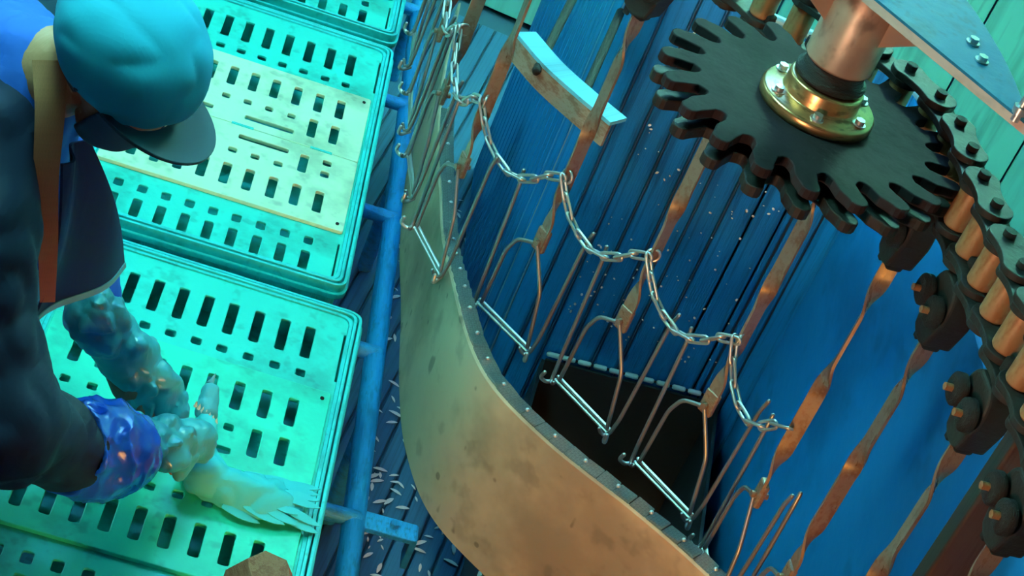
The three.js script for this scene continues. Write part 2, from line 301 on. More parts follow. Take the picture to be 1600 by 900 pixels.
// chain of long double plates, pins upright
{
  const t = thing('conveyor_chain', 'heavy black greasy conveyor chain with brown rollers wrapping the toothed wheel', 'chain');
  const pitch = 0.0707, hw = 0.045;
  const plate = (L) => { const s = new THREE.Shape(), r = 0.0265, h = L / 2; s.absarc(-h, 0, r, Math.PI / 2, Math.PI * 1.5); s.quadraticCurveTo(0, -r * 0.55, h, -r); s.absarc(h, 0, r, -Math.PI / 2, Math.PI / 2); s.quadraticCurveTo(0, r * 0.55, -h, r); const g = new THREE.ExtrudeGeometry(s, { depth: 0.008, bevelEnabled: true, bevelSize: 0.0015, bevelThickness: 0.0015, bevelSegments: 2, curveSegments: 12 }); g.rotateX(-Math.PI / 2); return g; };
  const pl = plate(pitch), outer = mergeGeometries([norm(pl.clone().translate(0, hw, 0)), norm(pl.clone().translate(0, -hw - 0.008, 0))]), inner = mergeGeometries([norm(pl.clone().translate(0, hw - 0.011, 0)), norm(pl.clone().translate(0, -hw + 0.003, 0))]);
  const roll = lathe([[0.0001, -0.034], [0.017, -0.034], [0.0205, -0.028], [0.0205, 0.028], [0.017, 0.034], [0.0001, 0.034]], 20);
  const pin = mergeGeometries([norm(cyl(0.009, 0.009, 0.014, 14, 0, hw + 0.012, 0)), norm(cyl(0.009, 0.009, 0.014, 14, 0, -hw - 0.012, 0)), norm(cyl(0.007, 0.007, 0.105, 10))]);
  const s0 = sAt(-0.283, -3.38), n = Math.floor((S[S.length - 1] - s0) / pitch);
  for (let i = 0; i < n; i++) {
    const a = at(s0 + i * pitch).p, b = at(s0 + (i + 1) * pitch).p;
    const l = mesh('link', i % 2 ? inner : outer, M.greasy, t); l.position.copy(a).lerp(b, 0.5); l.rotation.y = -Math.atan2(b.z - a.z, b.x - a.x);
    const r = mesh('roller', roll, M.roller, t); r.position.copy(a); mesh('pin', pin, M.greasy, r);
  }
}

// ------------------------------------------------------------------ toothed wheel
{
  const t = thing('toothed_wheel', 'dark toothed chain wheel with brass hub on an upright shaft', 'chain wheel', [SPX, CH, SPZ]);
  const toothed = (n, rr, rt, depth, ph) => {
    const s = new THREE.Shape(); let first = true;
    const q = (r, a) => { const x = r * Math.cos(a), y = r * Math.sin(a); if (first) { s.moveTo(x, y); first = false; } else s.lineTo(x, y); };
    for (let i = 0; i < n; i++) {
      const c = (i + ph) * 2 * Math.PI / n, w = Math.PI / n, k = 0.10;
      for (let j = 0; j <= 8; j++) { const u = -0.5 + j / 8; q(rr + 0.012 * (4 * u * u - 1) , c - w + u * w * 0.95); }     // rounded gullet
      q(rr + 0.022, c - w * 0.46 + k * 0.15);
      for (let j = 0; j <= 6; j++) { const u = Math.PI * (1 - j / 6); q(rt - 0.011 + 0.011 * Math.sin(u), c + k * 0.5 + 0.36 * w * Math.cos(u)); }
      q(rr + 0.022, c + w * 0.46 + k * 0.2);
    }
    s.closePath();
    const h = new THREE.Path(); h.absarc(0, 0, 0.02, 0, Math.PI * 2, true); s.holes.push(h);
    const g = new THREE.ExtrudeGeometry(s, { depth, bevelEnabled: true, bevelSize: 0.002, bevelThickness: 0.002, bevelSegments: 2, curveSegments: 24 }); g.rotateX(-Math.PI / 2); return g;
  };
  mesh('wheel_disc', toothed(20, 0.188, 0.238, 0.012, 0.1).translate(0, 0.008, 0), M.sprocket, t);
  tag(mesh('lower_disc', toothed(20, 0.188, 0.238, 0.014, 0.1).translate(0, -0.026, 0), M.greasy, t));
  const hub = mesh('hub', lathe([[0.02, 0.02], [0.086, 0.02], [0.088, 0.026], [0.088, 0.036], [0.084, 0.041], [0.06, 0.043], [0.058, 0.046], [0.058, 0.066], [0.054, 0.071], [0.02, 0.072]], 56), M.bronze, t);
  for (let i = 0; i < 6; i++) { const a = i * Math.PI / 3 + 0.5; const b = mesh('hub_bolt', [cyl(0.0075, 0.0075, 0.009, 6, 0.0725 * Math.cos(a), 0.046, 0.0725 * Math.sin(a)), cyl(0.0105, 0.0105, 0.003, 16, 0.0725 * Math.cos(a), 0.042, 0.0725 * Math.sin(a))], M.bolt, hub); }
  mesh('collar', lathe([[0.02, 0.072], [0.05, 0.072], [0.054, 0.076], [0.054, 0.083], [0.049, 0.086], [0.046, 0.09], [0.046, 0.1], [0.04, 0.104], [0.02, 0.104]], 48), M.greasy, t);
  mesh('shaft', cyl(0.0225, 0.0225, 0.32, 32, 0, 0.13, 0), M.bronze, t);
}
// mounting plate with bearing tube
{
  const t = thing('mounting_plate', 'steel mounting plate, cool blue light painted on its top, with bearing tube over the toothed wheel', 'bracket', [SPX, 0, SPZ]);
  const y0 = 1.885, L = (x, z) => [x - SPX, -(z - SPZ)];
  const s = new THREE.Shape(); const P = [[0.12, -2.60], [0.298, -2.452], [0.535, -2.262], [0.80, -2.045], [0.87, -2.05]].map(p => L(...p));
  s.moveTo(...P[0]); for (const p of P.slice(1)) s.lineTo(...p);
  s.lineTo(...L(0.60, -2.30)); s.lineTo(...L(0.512, -2.33)); s.quadraticCurveTo(...L(0.487, -2.46), ...L(0.425, -2.581)); s.quadraticCurveTo(...L(0.36, -2.69), ...L(0.27, -2.73)); s.closePath();
  const g = new THREE.ExtrudeGeometry(s, { depth: 0.004, bevelEnabled: false, curveSegments: 20 }); g.rotateX(-Math.PI / 2); g.translate(0, y0 + 0.012, 0);
  const g2 = new THREE.ExtrudeGeometry(s, { depth: 0.0125, bevelEnabled: false, curveSegments: 20 }); g2.rotateX(-Math.PI / 2); g2.translate(0, y0 - 0.0005, 0);
  mesh('plate_lit_top', g, M.plate, t); mesh('plate_body', g2, M.plateWarmEdge, t);
  mesh('bearing_tube', lathe([[0.0235, 1.752], [0.047, 1.752], [0.051, 1.757], [0.051, 1.884], [0.0235, 1.884]].map(p => p), 48), M.steel, t);
  const gus = new THREE.Shape(); gus.moveTo(0.046, 0); gus.lineTo(0.15, 0); gus.lineTo(0.046, -0.075); gus.closePath();
  const gg = new THREE.ExtrudeGeometry(gus, { depth: 0.008, bevelEnabled: false }); gg.translate(0, y0 - 0.001, -0.004);
  for (const a of [-0.7, -2.8, 1.6]) { const m = mesh('gusset', gg, M.steel, t); m.rotation.y = a; }
  for (const [x, z] of [[0.438, -2.445], [0.452, -2.40], [0.355, -2.53]]) { const b = mesh('bolt', [cyl(0.007, 0.007, 0.008, 6, 0, 0.02, 0), cyl(0.010, 0.010, 0.003, 16, 0, 0.0165, 0)], M.bolt, t); b.position.set(x - SPX, y0, z - SPZ); }
  const bb = mesh('stud', [cyl(0.006, 0.006, 0.045, 12, 0, 0.03, 0), cyl(0.011, 0.011, 0.01, 6, 0, 0.024, 0)], M.bolt, t); bb.position.set(0.505 - SPX, y0, -2.285 - SPZ);
  mesh('column', box(0.06, 1.9, 0.06, 0, 0.95, 0, 0.005), M.steel, t).position.set(0.835 - SPX, 0, -2.02 - SPZ);
}

// ------------------------------------------------------------------ shackles
function twisted(y0, y1, w, th, turns, ph, seg = 64) {
  const pos = [], uv = [], idx = [], C = [[-w / 2, -th / 2], [w / 2, -th / 2], [w / 2, th / 2], [-w / 2, th / 2]];
  for (let i = 0; i <= seg; i++) {
    const t = i / seg, stepT = t * turns * 4, base = Math.floor(stepT), a = ph + (base + sstep(0.25, 0.75, stepT - base)) * Math.PI / 2, c = Math.cos(a), s = Math.sin(a);
    for (let k = 0; k < 4; k++) for (const q of [C[k], C[(k + 1) % 4]]) { pos.push(q[0] * c - q[1] * s, y0 + (y1 - y0) * t, q[0] * s + q[1] * c); uv.push(k + (q === C[k] ? 0 : 1) * 0.25, t); }
  }
  for (let i = 0; i < seg; i++) for (let k = 0; k < 4; k++) { const a = i * 8 + k * 2, b = a + 1, c = a + 8, d = b + 8; idx.push(a, c, b, b, c, d); }
  idx.push(0, 2, 4, 0, 4, 6, seg * 8, seg * 8 + 4, seg * 8 + 2, seg * 8, seg * 8 + 6, seg * 8 + 4);
  const g = new THREE.BufferGeometry(); g.setAttribute('position', new THREE.Float32BufferAttribute(pos, 3)); g.setAttribute('uv', new THREE.Float32BufferAttribute(uv, 2)); g.setIndex(idx); g.computeVertexNormals(); return g;
}
const BASE = 0.745;
function makeShackle(label) {
  const t = thing('shackle', label, 'shackle', [0, BASE, 0], 0, 'wire shackles hanging along the conveyor');
  const Y = y => y - BASE;
  mesh('stem', twisted(Y(0.965), Y(1.50), 0.027, 0.005, 0.75, 0.25), M.bar, t);
  mesh('stem_lug', [box(0.03, 0.05, 0.012, 0, Y(0.975), 0, 0.004), cyl(0.006, 0.006, 0.03, 10).rotateX(Math.PI / 2).translate(0, Y(0.97), 0)], M.bar, t);
  const r = 0.0040;
  mesh('fork_wire', wire([[0.002, Y(0.968), 0.008], [-0.045, Y(0.945), 0.008], [-0.06, Y(0.905), 0.008], [-0.066, Y(0.77), 0.006]], r, 0.014, 30), M.wire, t);
  mesh('fork_wire', wire([[0.0, Y(0.966), 0.008], [0.034, Y(0.912), 0.008], [0.05, Y(0.885), 0.008], [0.072, Y(0.768), 0.006]], r, 0.012, 30), M.wire, t);
  for (const s of [-1, 1]) mesh('outer_wire', wire([[s * 0.098, Y(1.065), 0], [s * 0.093, Y(1.04), 0.002], [s * 0.086, Y(0.80), 0.003], [s * 0.082, Y(0.762), 0.006], [s * 0.074, Y(0.752), 0.014], [s * 0.066, Y(0.765), 0.02]], r, 0.01, 40), M.wire, t);
  mesh('bottom_bar', [wire([[-0.074, Y(0.768), 0.002], [0.076, Y(0.766), 0.002]], 0.0036, 0), wire([[-0.074, Y(0.757), 0.003], [0.076, Y(0.756), 0.003]], 0.0030, 0)], M.link, t);
  for (const s of [-1, 1]) mesh('hook', wire([[s * 0.076, Y(0.757), 0.002], [s * 0.084, Y(0.750), 0.018], [s * 0.094, Y(0.757), 0.028], [s * 0.09, Y(0.772), 0.026]], r, 0.008, 24), M.link, t);
  // trolley under the chain
  const body = new THREE.Shape(); body.moveTo(-0.022, -0.045); body.quadraticCurveTo(0, -0.06, 0.022, -0.045); body.lineTo(0.036, 0.0); body.quadraticCurveTo(0.04, 0.04, 0.018, 0.05); body.lineTo(-0.018, 0.05); body.quadraticCurveTo(-0.04, 0.04, -0.036, 0.0); body.closePath();
  const bg = new THREE.ExtrudeGeometry(body, { depth: 0.034, bevelEnabled: true, bevelSize: 0.006, bevelThickness: 0.006, bevelSegments: 3, curveSegments: 10 }); bg.translate(0, Y(1.535), -0.017);
  const tr = mesh('trolley', [bg, box(0.02, 0.06, 0.02, 0, Y(1.60), 0, 0.004)], M.greasy, t);
  for (const s of [-1, 1]) mesh('wheel', lathe([[0.0001, -0.009], [0.018, -0.009], [0.024, -0.005], [0.024, 0.005], [0.018, 0.009], [0.0001, 0.009]], 24).rotateX(Math.PI / 2).translate(s * 0.026, Y(1.545), 0.034), M.greasy, tr);
  for (const s of [-1, 1]) mesh('trolley_bolt', [cyl(0.006, 0.006, 0.016, 6).rotateX(Math.PI / 2).translate(s * 0.026, Y(1.545), 0.046)], M.roller, tr);
  mesh('clevis', [box(0.012, 0.05, 0.006, -0.02, Y(1.49), 0.012, 0.002), box(0.034, 0.03, 0.028, 0, Y(1.485), 0, 0.006)], M.greasy, t);
  return t;
}
// plan spots along the line, far left to near right
const SPOTS = [
  [-0.425, -3.88, 'wire shackle at the far end of the row, highest in the crowd beside the crates'],
  [-0.355, -3.62, 'wire shackle beside the crates, second from the far end of the row'],
  [-0.283, -3.38, 'wire shackle whose loop hangs in front of the far end of the bent guard sheet'],
  [-0.18, -3.152, 'shackle with reddish stem hanging at the upper end of the blue curved guide rail'],
  [0.015, -3.017, 'shackle whose brown stem crosses in front of the blue curved guide rail'],
  [0.208, -2.884, 'shackle with a brown twisted stem just left of the toothed wheel rim'],
  [0.396, -2.748, 'shackle whose twisted stem comes down from under the lower teeth of the wheel'],
  [0.516, -2.565, 'shackle hanging from the near right rim of the toothed wheel'],
  [0.585, -2.392, 'twisted shackle stem on the black trolley nearest to the toothed wheel'],
  [0.643, -2.178, 'twisted shackle stem on the second black trolley below the toothed wheel'],
  [0.700, -1.995, 'shackle on the lowest black trolley beside the brown upright post'],
];
const proto = makeShackle(SPOTS[0][2]); const shackles = [];
SPOTS.forEach(([x, z, label], i) => {
  const o = i ? proto.clone() : proto; if (i) { o.name = numbered('shackle'); scene.add(o); o.userData = { ...proto.userData }; }
  o.userData.label = label;
  const s = sAt(x, z), d = at(s).d; o.position.set(x, BASE, z); o.rotation.y = -Math.atan2(d.z, d.x); shackles.push({ x, z, s });
  const k = [0.1, -0.2, 0.15, 0, -0.1, 0.2, 0.1, -0.15, 0.3, 0.1, -0.1][i];
  o.children[0].rotation.y = k;
});
// spacing chain: long links sagging from stem to stem
{
  const t = thing('spacer_chain', 'thin bright link chain sagging from stem to stem along the shackles', 'chain');
  const lk = (() => { const h = 0.019, w = 0.0068; const pts = []; for (let i = 0; i < 8; i++) { const a = Math.PI / 2 + i * Math.PI / 7; pts.push(V(-h + w * Math.cos(a), w * Math.sin(a), 0)); } for (let i = 0; i < 8; i++) { const a = -Math.PI / 2 + i * Math.PI / 7; pts.push(V(h + w * Math.cos(a), w * Math.sin(a), 0)); } return smoothTube(pts, 0.0030, 40, 7, true); })();
  const sag = [[0, 0], [0.2, -0.052], [0.5, -0.076], [0.7, -0.058], [0.91, -0.01], [1, 0]];
  for (let i = 0; i + 1 < 8; i++) {
    const A = V(shackles[i].x, 1.125, shackles[i].z), B = V(shackles[i + 1].x, 1.125, shackles[i + 1].z), dir = B.clone().sub(A), off = V(dir.z, 0, -dir.x).normalize().multiplyScalar(-0.018);
    const c = new THREE.CatmullRomCurve3(sag.map(([u, y]) => A.clone().addScaledVector(dir, u).add(V(0, y, 0)).add(off)));
    const L = c.getLength(), n = Math.round(L / 0.0375);
    for (let k = 0; k < n; k++) {
      const p = c.getPointAt(k / n), q = c.getPointAt((k + 1) / n), m = mesh('chain_link', lk, M.link, t);
      m.position.copy(p).lerp(q, 0.5); const x = q.clone().sub(p).normalize(); const y0 = k % 2 ? V(0, 1, 0.2) : V(-x.z, 0.25, x.x);
      const z = x.clone().cross(y0).normalize(), y = z.clone().cross(x); m.quaternion.setFromRotationMatrix(new THREE.Matrix4().makeBasis(x, y, z));
    }
    const e = mesh('shackle_ring', new THREE.TorusGeometry(0.0125, 0.003, 8, 24), M.link, t); e.position.copy(A).add(off.clone().multiplyScalar(0.3)); e.rotation.y = Math.PI / 2 + i; 
  }
}
// curved guide rail behind the stems
{
  const t = thing('guide_rail', 'curved guide rail with cool light painted on top and warm light on its front, behind the shackle stems', 'rail');
  const c = new THREE.CatmullRomCurve3([[-0.188, -3.30], [-0.11, -3.222], [-0.03, -3.165], [0.046, -3.118]].map(p => V(p[0], 1.205, p[1])));
  const N = 30, P = c.getSpacedPoints(N);
  const strip = (d0, d1, y0, y1) => { const pos = [], uv = [], idx = []; for (let i = 0; i <= N; i++) { const a = P[Math.max(0, i - 1)], b = P[Math.min(N, i + 1)], T = b.clone().sub(a).normalize(), n = V(T.z, 0, -T.x); for (const [d, y] of [[d0, y0], [d0, y1], [d1, y1], [d1, y0]]) { pos.push(P[i].x + n.x * d, y, P[i].z + n.z * d); uv.push(i / N, y * 8); } } for (let i = 0; i < N; i++) for (let k = 0; k < 4; k++) { const a = i * 4 + k, b = i * 4 + (k + 1) % 4; idx.push(a, a + 4, b, b, a + 4, b + 4); } for (const i of [0, N]) idx.push(i * 4, i * 4 + 1, i * 4 + 2, i * 4, i * 4 + 2, i * 4 + 3); const g = new THREE.BufferGeometry(); g.setAttribute('position', new THREE.Float32BufferAttribute(pos, 3)); g.setAttribute('uv', new THREE.Float32BufferAttribute(uv, 2)); g.setIndex(idx); return toCreasedNormals(g, 0.6); };
  mesh('rail_lit_top', strip(-0.0, 0.048, 1.197, 1.205), M.guide, t);
  mesh('rail_front', strip(0.0, 0.007, 1.150, 1.197), M.guideWarmFront, t);
  for (const x of [-0.12, -0.02]) mesh('rail_strut', wire([[x, 1.19, -3.2 - (x + 0.07) * -0.3], [x, 1.19, -3.594]], 0.009, 0), M.greasy, t);
}
// upright post
tag(mesh('support_post', [box(0.062, 1.72, 0.062, 0.782, 0.86, -2.36, 0.006), box(0.08, 0.012, 0.14, 0.776, 0.006, -2.36)], mat([0.10, 0.055, 0.038], 0.55, 0.2, { map: texRust })), 'square dark brown upright post between the trolleys and the blue screen', 'post');

// ------------------------------------------------------------------ crates on their stand
function slotPath(cx, cz, w, l, ang = 0) { // rounded slot hole in lid plane, y = -z
  const p = new THREE.Path(), r = Math.min(w, l) * 0.25, hw = w / 2, hl = l / 2, pts = [];
  for (const [sx, sz] of [[1, 1], [-1, 1], [-1, -1], [1, -1]]) { const a0 = Math.atan2(sz, sx); for (let i = -1; i <= 1; i++) { const a = a0 + i * Math.PI / 4; pts.push([sx * (hw - r) + r * Math.cos(a), sz * (hl - r) + r * Math.sin(a)]); } }
  const c = Math.cos(ang), s = Math.sin(ang);
  pts.forEach(([x, z], i) => { const X = cx + x * c - z * s, Y = -(cz + x * s + z * c); i ? p.lineTo(X, Y) : p.moveTo(X, Y); }); p.closePath(); return p;
}
function rrect(x0, z0, x1, z1, r, Cls = THREE.Shape) { const s = new Cls(), y0 = -z1, y1 = -z0; s.moveTo(x0 + r, y0); s.lineTo(x1 - r, y0); s.quadraticCurveTo(x1, y0, x1, y0 + r); s.lineTo(x1, y1 - r); s.quadraticCurveTo(x1, y1, x1 - r, y1); s.lineTo(x0 + r, y1); s.quadraticCurveTo(x0, y1, x0, y1 - r); s.lineTo(x0, y0 + r); s.quadraticCurveTo(x0, y0, x0 + r, y0); return s; }
function slab(shape, y0, h, bevel = 0.0015) { const g = new THREE.ExtrudeGeometry(shape, { depth: h - 2 * bevel, bevelEnabled: bevel > 0, bevelSize: bevel, bevelThickness: bevel, bevelSegments: 2, curveSegments: 6 }); g.rotateX(-Math.PI / 2); g.translate(0, y0 + bevel, 0); return g; }
const CW = 0.6, CL = 1.02, HT = 0.27;
const COLS = [0.10, 0.151, 0.203, 0.255, 0.305, 0.355, 0.405, 0.455, 0.505];
function ringShape(o, i, r) { const s = rrect(-CW + o, o, -o, CL - o, r); s.holes.push(rrect(-CW + i, i, -i, CL - i, Math.max(0.004, r - (i - o)), THREE.Path)); return s; }
const crateGeo = (() => {
  const body = [slab(ringShape(0.022, 0.028, 0.03), 0, HT - 0.004, 0.0008), slab(rrect(-CW + 0.024, 0.024, -0.024, CL - 0.024, 0.03), 0, 0.006, 0.001), slab(rrect(-CW + 0.028, 0.028, -0.028, CL - 0.028, 0.03), 0.17, 0.006, 0.001)];  // upper slab is an added false floor that lightens the view through the slots
  for (let i = 0; i < 14; i++) body.push(box(0.010, HT - 0.03, 0.010, -0.019, (HT - 0.03) / 2, 0.06 + i * 0.069, 0.002), box(0.010, HT - 0.03, 0.010, -CW + 0.019, (HT - 0.03) / 2, 0.06 + i * 0.069, 0.002));
  for (let i = 0; i < 9; i++) body.push(box(0.010, HT - 0.03, 0.010, -0.06 - i * 0.06, (HT - 0.03) / 2, CL - 0.019, 0.002));
  const rim = [slab(ringShape(0, 0.026, 0.035), HT - 0.036, 0.014, 0.002), slab(ringShape(0.005, 0.0095, 0.03), HT - 0.023, 0.021, 0.001), slab(ringShape(0.0155, 0.020, 0.022), HT - 0.023, 0.023, 0.001)];
  const deck = rrect(-CW + 0.02, 0.02, -0.02, CL - 0.02, 0.02);
  for (const u of COLS) {
    deck.holes.push(slotPath(-u, 0.137, 0.0225, 0.10), slotPath(-u, 0.233, 0.0225, 0.024), slotPath(-u, 0.885, 0.0225, 0.03), slotPath(-u, 0.955, 0.0225, 0.066));
  }
  deck.holes.push(slotPath(-0.031, 0.155, 0.007, 0.15), slotPath(-0.036, 0.93, 0.007, 0.13));
  // open well under the door
  deck.holes.push(rrect(-0.545, 0.315, -0.068, 0.80, 0.008, THREE.Path));
  const doorHalf = (z0, z1, sgn) => {
    const d = rrect(-0.565, z0, -0.036, z1, 0.006);
    const A = sgn > 0 ? z => z : z => 2 * 0.556 - z;
    for (const [i, u] of COLS.entries()) {
      d.holes.push(slotPath(-u, A(0.362), 0.0225, 0.082));
      if (sgn > 0) { if (i < 2) d.holes.push(slotPath(-u, A(0.475), 0.0225, 0.078)); else d.holes.push(slotPath(-u, A(0.453), 0.021, 0.022)); }
      else if (i === 0) d.holes.push(slotPath(-u, 0.596, 0.0225, 0.024), slotPath(-u, 0.641, 0.0225, 0.026)); else if (i === 1) d.holes.push(slotPath(-u, 0.625, 0.0225, 0.072)); else d.holes.push(slotPath(-u, A(0.455), 0.022, 0.022));
    }
    d.holes.push(slotPath(-0.245, A(0.515), 0.115, 0.020, 0.0), slotPath(-0.43, A(0.515), 0.115, 0.020));
    return d;
  };
  return { body: mergeGeometries(body.map(norm)), rim: mergeGeometries(rim.map(norm)), deck: slab(deck, HT - 0.014, 0.006), d1: slab(doorHalf(0.278, 0.552, 1), HT - 0.008, 0.009, 0.0015), d2: slab(doorHalf(0.557, 0.83, -1), HT - 0.008, 0.009, 0.0015) };
})();
function makeCrate(label, O, v, lidM) {
  const t = thing('transport_crate', label, 'crate', [O[0], 0.33, O[1]], Math.atan2(v[0], v[1]), 'slotted crates standing end to end');
  mesh('crate_body', crateGeo.body, M.crateRim, t); mesh('crate_rim', crateGeo.rim, M.crateRim, t); mesh('slotted_deck', crateGeo.deck, M.crate, t);
  for (const g of [crateGeo.d1, crateGeo.d2]) { const d = mesh('lid_door', g, lidM, t); d.userData.label = lidM === M.lidPale ? 'pale yellow slotted lid door' : 'bright green slotted lid door'; }
  for (const u of [0.12, 0.3, 0.48]) mesh('hinge_pin', cyl(0.004, 0.004, 0.05, 10).rotateZ(Math.PI / 2).translate(-u, HT + 0.0005, 0.5545), M.crateRim, t);
  for (const z of [0.30, 0.81]) mesh('corner_screw', cyl(0.004, 0.004, 0.003, 10, -0.05, HT + 0.002, z), M.greasy, t);
  return t;
}
const O1 = [-0.494, -4.146], v1 = [0.186, 0.9825];
makeCrate('slotted plastic crate with a pale yellow two part lid beside the head of the worker', O1, v1, M.lidPale);
makeCrate('green slotted crate under the gloved hands of the worker', [-0.248, -3.095], [0.175, 0.985], M.lidGreen);
makeCrate('slotted crate farthest from the worker of the three, behind the pale lidded crate', [O1[0] - 1.07 * v1[0], O1[1] - 1.07 * v1[1]], v1, M.lidGreen);
{
  const t = thing('crate_stand', 'low blue pipe stand carrying the slotted crates along the floor', 'stand');
  const d = V(0.214, 0, 0.977), A = V(-0.62, 0.3, -5.2), B = V(0.06, 0.3, -2.09), n = V(-0.977, 0, 0.214), W = 0.80;
  mesh('rail', wire([A, B], 0.024, 0, 40, 20), M.pipe, t);
  mesh('rail', wire([A.clone().addScaledVector(n, W), B.clone().addScaledVector(n, W)], 0.024, 0, 40, 20), M.pipe, t);
  const L = A.distanceTo(B);
  for (let i = 0; i < 6; i++) { const p = A.clone().addScaledVector(d, L * (i + 0.55) / 6); p.y = 0.311; const c = mesh('crossbar', wire([p.clone(), p.clone().addScaledVector(n, W)], 0.018, 0, 10, 12), M.pipe, t); }
  for (const f of [0.05, 0.36, 0.66, 0.97]) for (const w of [0, W]) { const p = A.clone().addScaledVector(d, L * f).addScaledVector(n, w); mesh('leg', wire([V(p.x, 0.005, p.z), V(p.x, 0.3, p.z)], 0.02, 0, 8, 14), M.pipe, t); }
  for (const s of [0.755, 0.30]) { const p = A.clone().addScaledVector(d, L * s); const b = mesh('side_bracket', [box(0.12, 0.014, 0.05, 0.07, 0, 0, 0.004), box(0.014, 0.08, 0.05, 0.125, -0.035, 0, 0.004), cyl(0.009, 0.009, 0.012, 6, 0.08, 0.012, 0)], M.pipe, t); b.position.set(p.x, 0.302, p.z); b.rotation.y = 0.2; }
}
// rusty cap of a post at the near end of the crates
{
  const t = thing('guard_post', 'rust brown angular post standing at the near end of the green crate', 'post', [-0.163, 0, -2.02], 0.5);
  mesh('post_tube', box(0.078, 0.86, 0.078, 0, 0.43, 0, 0.006), M.rustPost, t);
  mesh('post_cap', (() => { const g = new THREE.CylinderGeometry(0.034, 0.0585, 0.04, 6, 1); g.translate(0, 0.885, 0); return toCreasedNormals(g, 0.3); })(), M.rustPost, t);
  mesh('post_collar', new THREE.CylinderGeometry(0.0585, 0.0585, 0.03, 6).translate(0, 0.85, 0), M.rustPost, t);
}

// ------------------------------------------------------------------ smooth bodies from distance fields
const smin = (a, b, k) => { const h = Math.max(k - Math.abs(a - b), 0) / k; return Math.min(a, b) - h * h * k * 0.25; };
function cap3(px, py, pz, a, b, ra, rb) { const bx = b[0] - a[0], by = b[1] - a[1], bz = b[2] - a[2], qx = px - a[0], qy = py - a[1], qz = pz - a[2]; const t = clamp((qx * bx + qy * by + qz * bz) / (bx * bx + by * by + bz * bz + 1e-9)); return Math.hypot(qx - bx * t, qy - by * t, qz - bz * t) - (ra + (rb - ra) * t); }
function ell(px, py, pz, c, r) { const x = (px - c[0]) / r[0], y = (py - c[1]) / r[1], z = (pz - c[2]) / r[2], k = Math.hypot(x, y, z), g = Math.hypot(x / r[0], y / r[1], z / r[2]); return g < 1e-6 ? -Math.min(...r) : k * (k - 1) / g; }
const bones = (list, k) => (x, y, z) => { let d = 9; for (const b of list) { const e = b.length === 2 ? ell(x, y, z, b[0], b[1]) : cap3(x, y, z, b[0], b[1], b[2], b[3]); d = d > 8 ? e : smin(d, e, k); } return d; };
function field(fn, lo, hi, cell, uvs = 4) {
  const size = Math.max(hi[0] - lo[0], hi[1] - lo[1], hi[2] - lo[2]) + 6 * cell, n = Math.ceil(size / cell), half = n * cell / 2, c = [0, 1, 2].map(i => (lo[i] + hi[i]) / 2);
  const mc = new MarchingCubes(n, new THREE.MeshBasicMaterial(), false, false, 400000); mc.isolation = 0; mc.field.fill(-1);
  for (let k = 1; k < n - 1; k++) { const z = c[2] + (k - n / 2) * cell; if (z < lo[2] - 2 * cell || z > hi[2] + 2 * cell) continue; for (let j = 1; j < n - 1; j++) { const y = c[1] + (j - n / 2) * cell; if (y < lo[1] - 2 * cell || y > hi[1] + 2 * cell) continue; for (let i = 1; i < n - 1; i++) { const x = c[0] + (i - n / 2) * cell; if (x < lo[0] - 2 * cell || x > hi[0] + 2 * cell) continue; mc.field[k * n * n + j * n + i] = -fn(x, y, z); } } }
  mc.update();
  let g = new THREE.BufferGeometry(); const cnt = mc.count, p = new Float32Array(cnt * 3);
  for (let i = 0; i < cnt * 3; i++) p[i] = mc.positionArray[i] * half + c[i % 3];
  g.setAttribute('position', new THREE.BufferAttribute(p, 3)); g = mergeVertices(g, cell * 0.02); g.computeVertexNormals();
  const q = g.attributes.position, uv = new Float32Array(q.count * 2); for (let i = 0; i < q.count; i++) { uv[2 * i] = (q.getX(i) + q.getZ(i) * 0.6) * uvs; uv[2 * i + 1] = (q.getY(i) + q.getZ(i) * 0.7) * uvs; } g.setAttribute('uv', new THREE.BufferAttribute(uv, 2));
  return g;
}
const wrinkle = (x, y, z, f, a) => a * (1 - 2 * Math.abs(2 * noise3(x * f + 5.3, y * f + 9.1, z * f + 2.7) - 1));

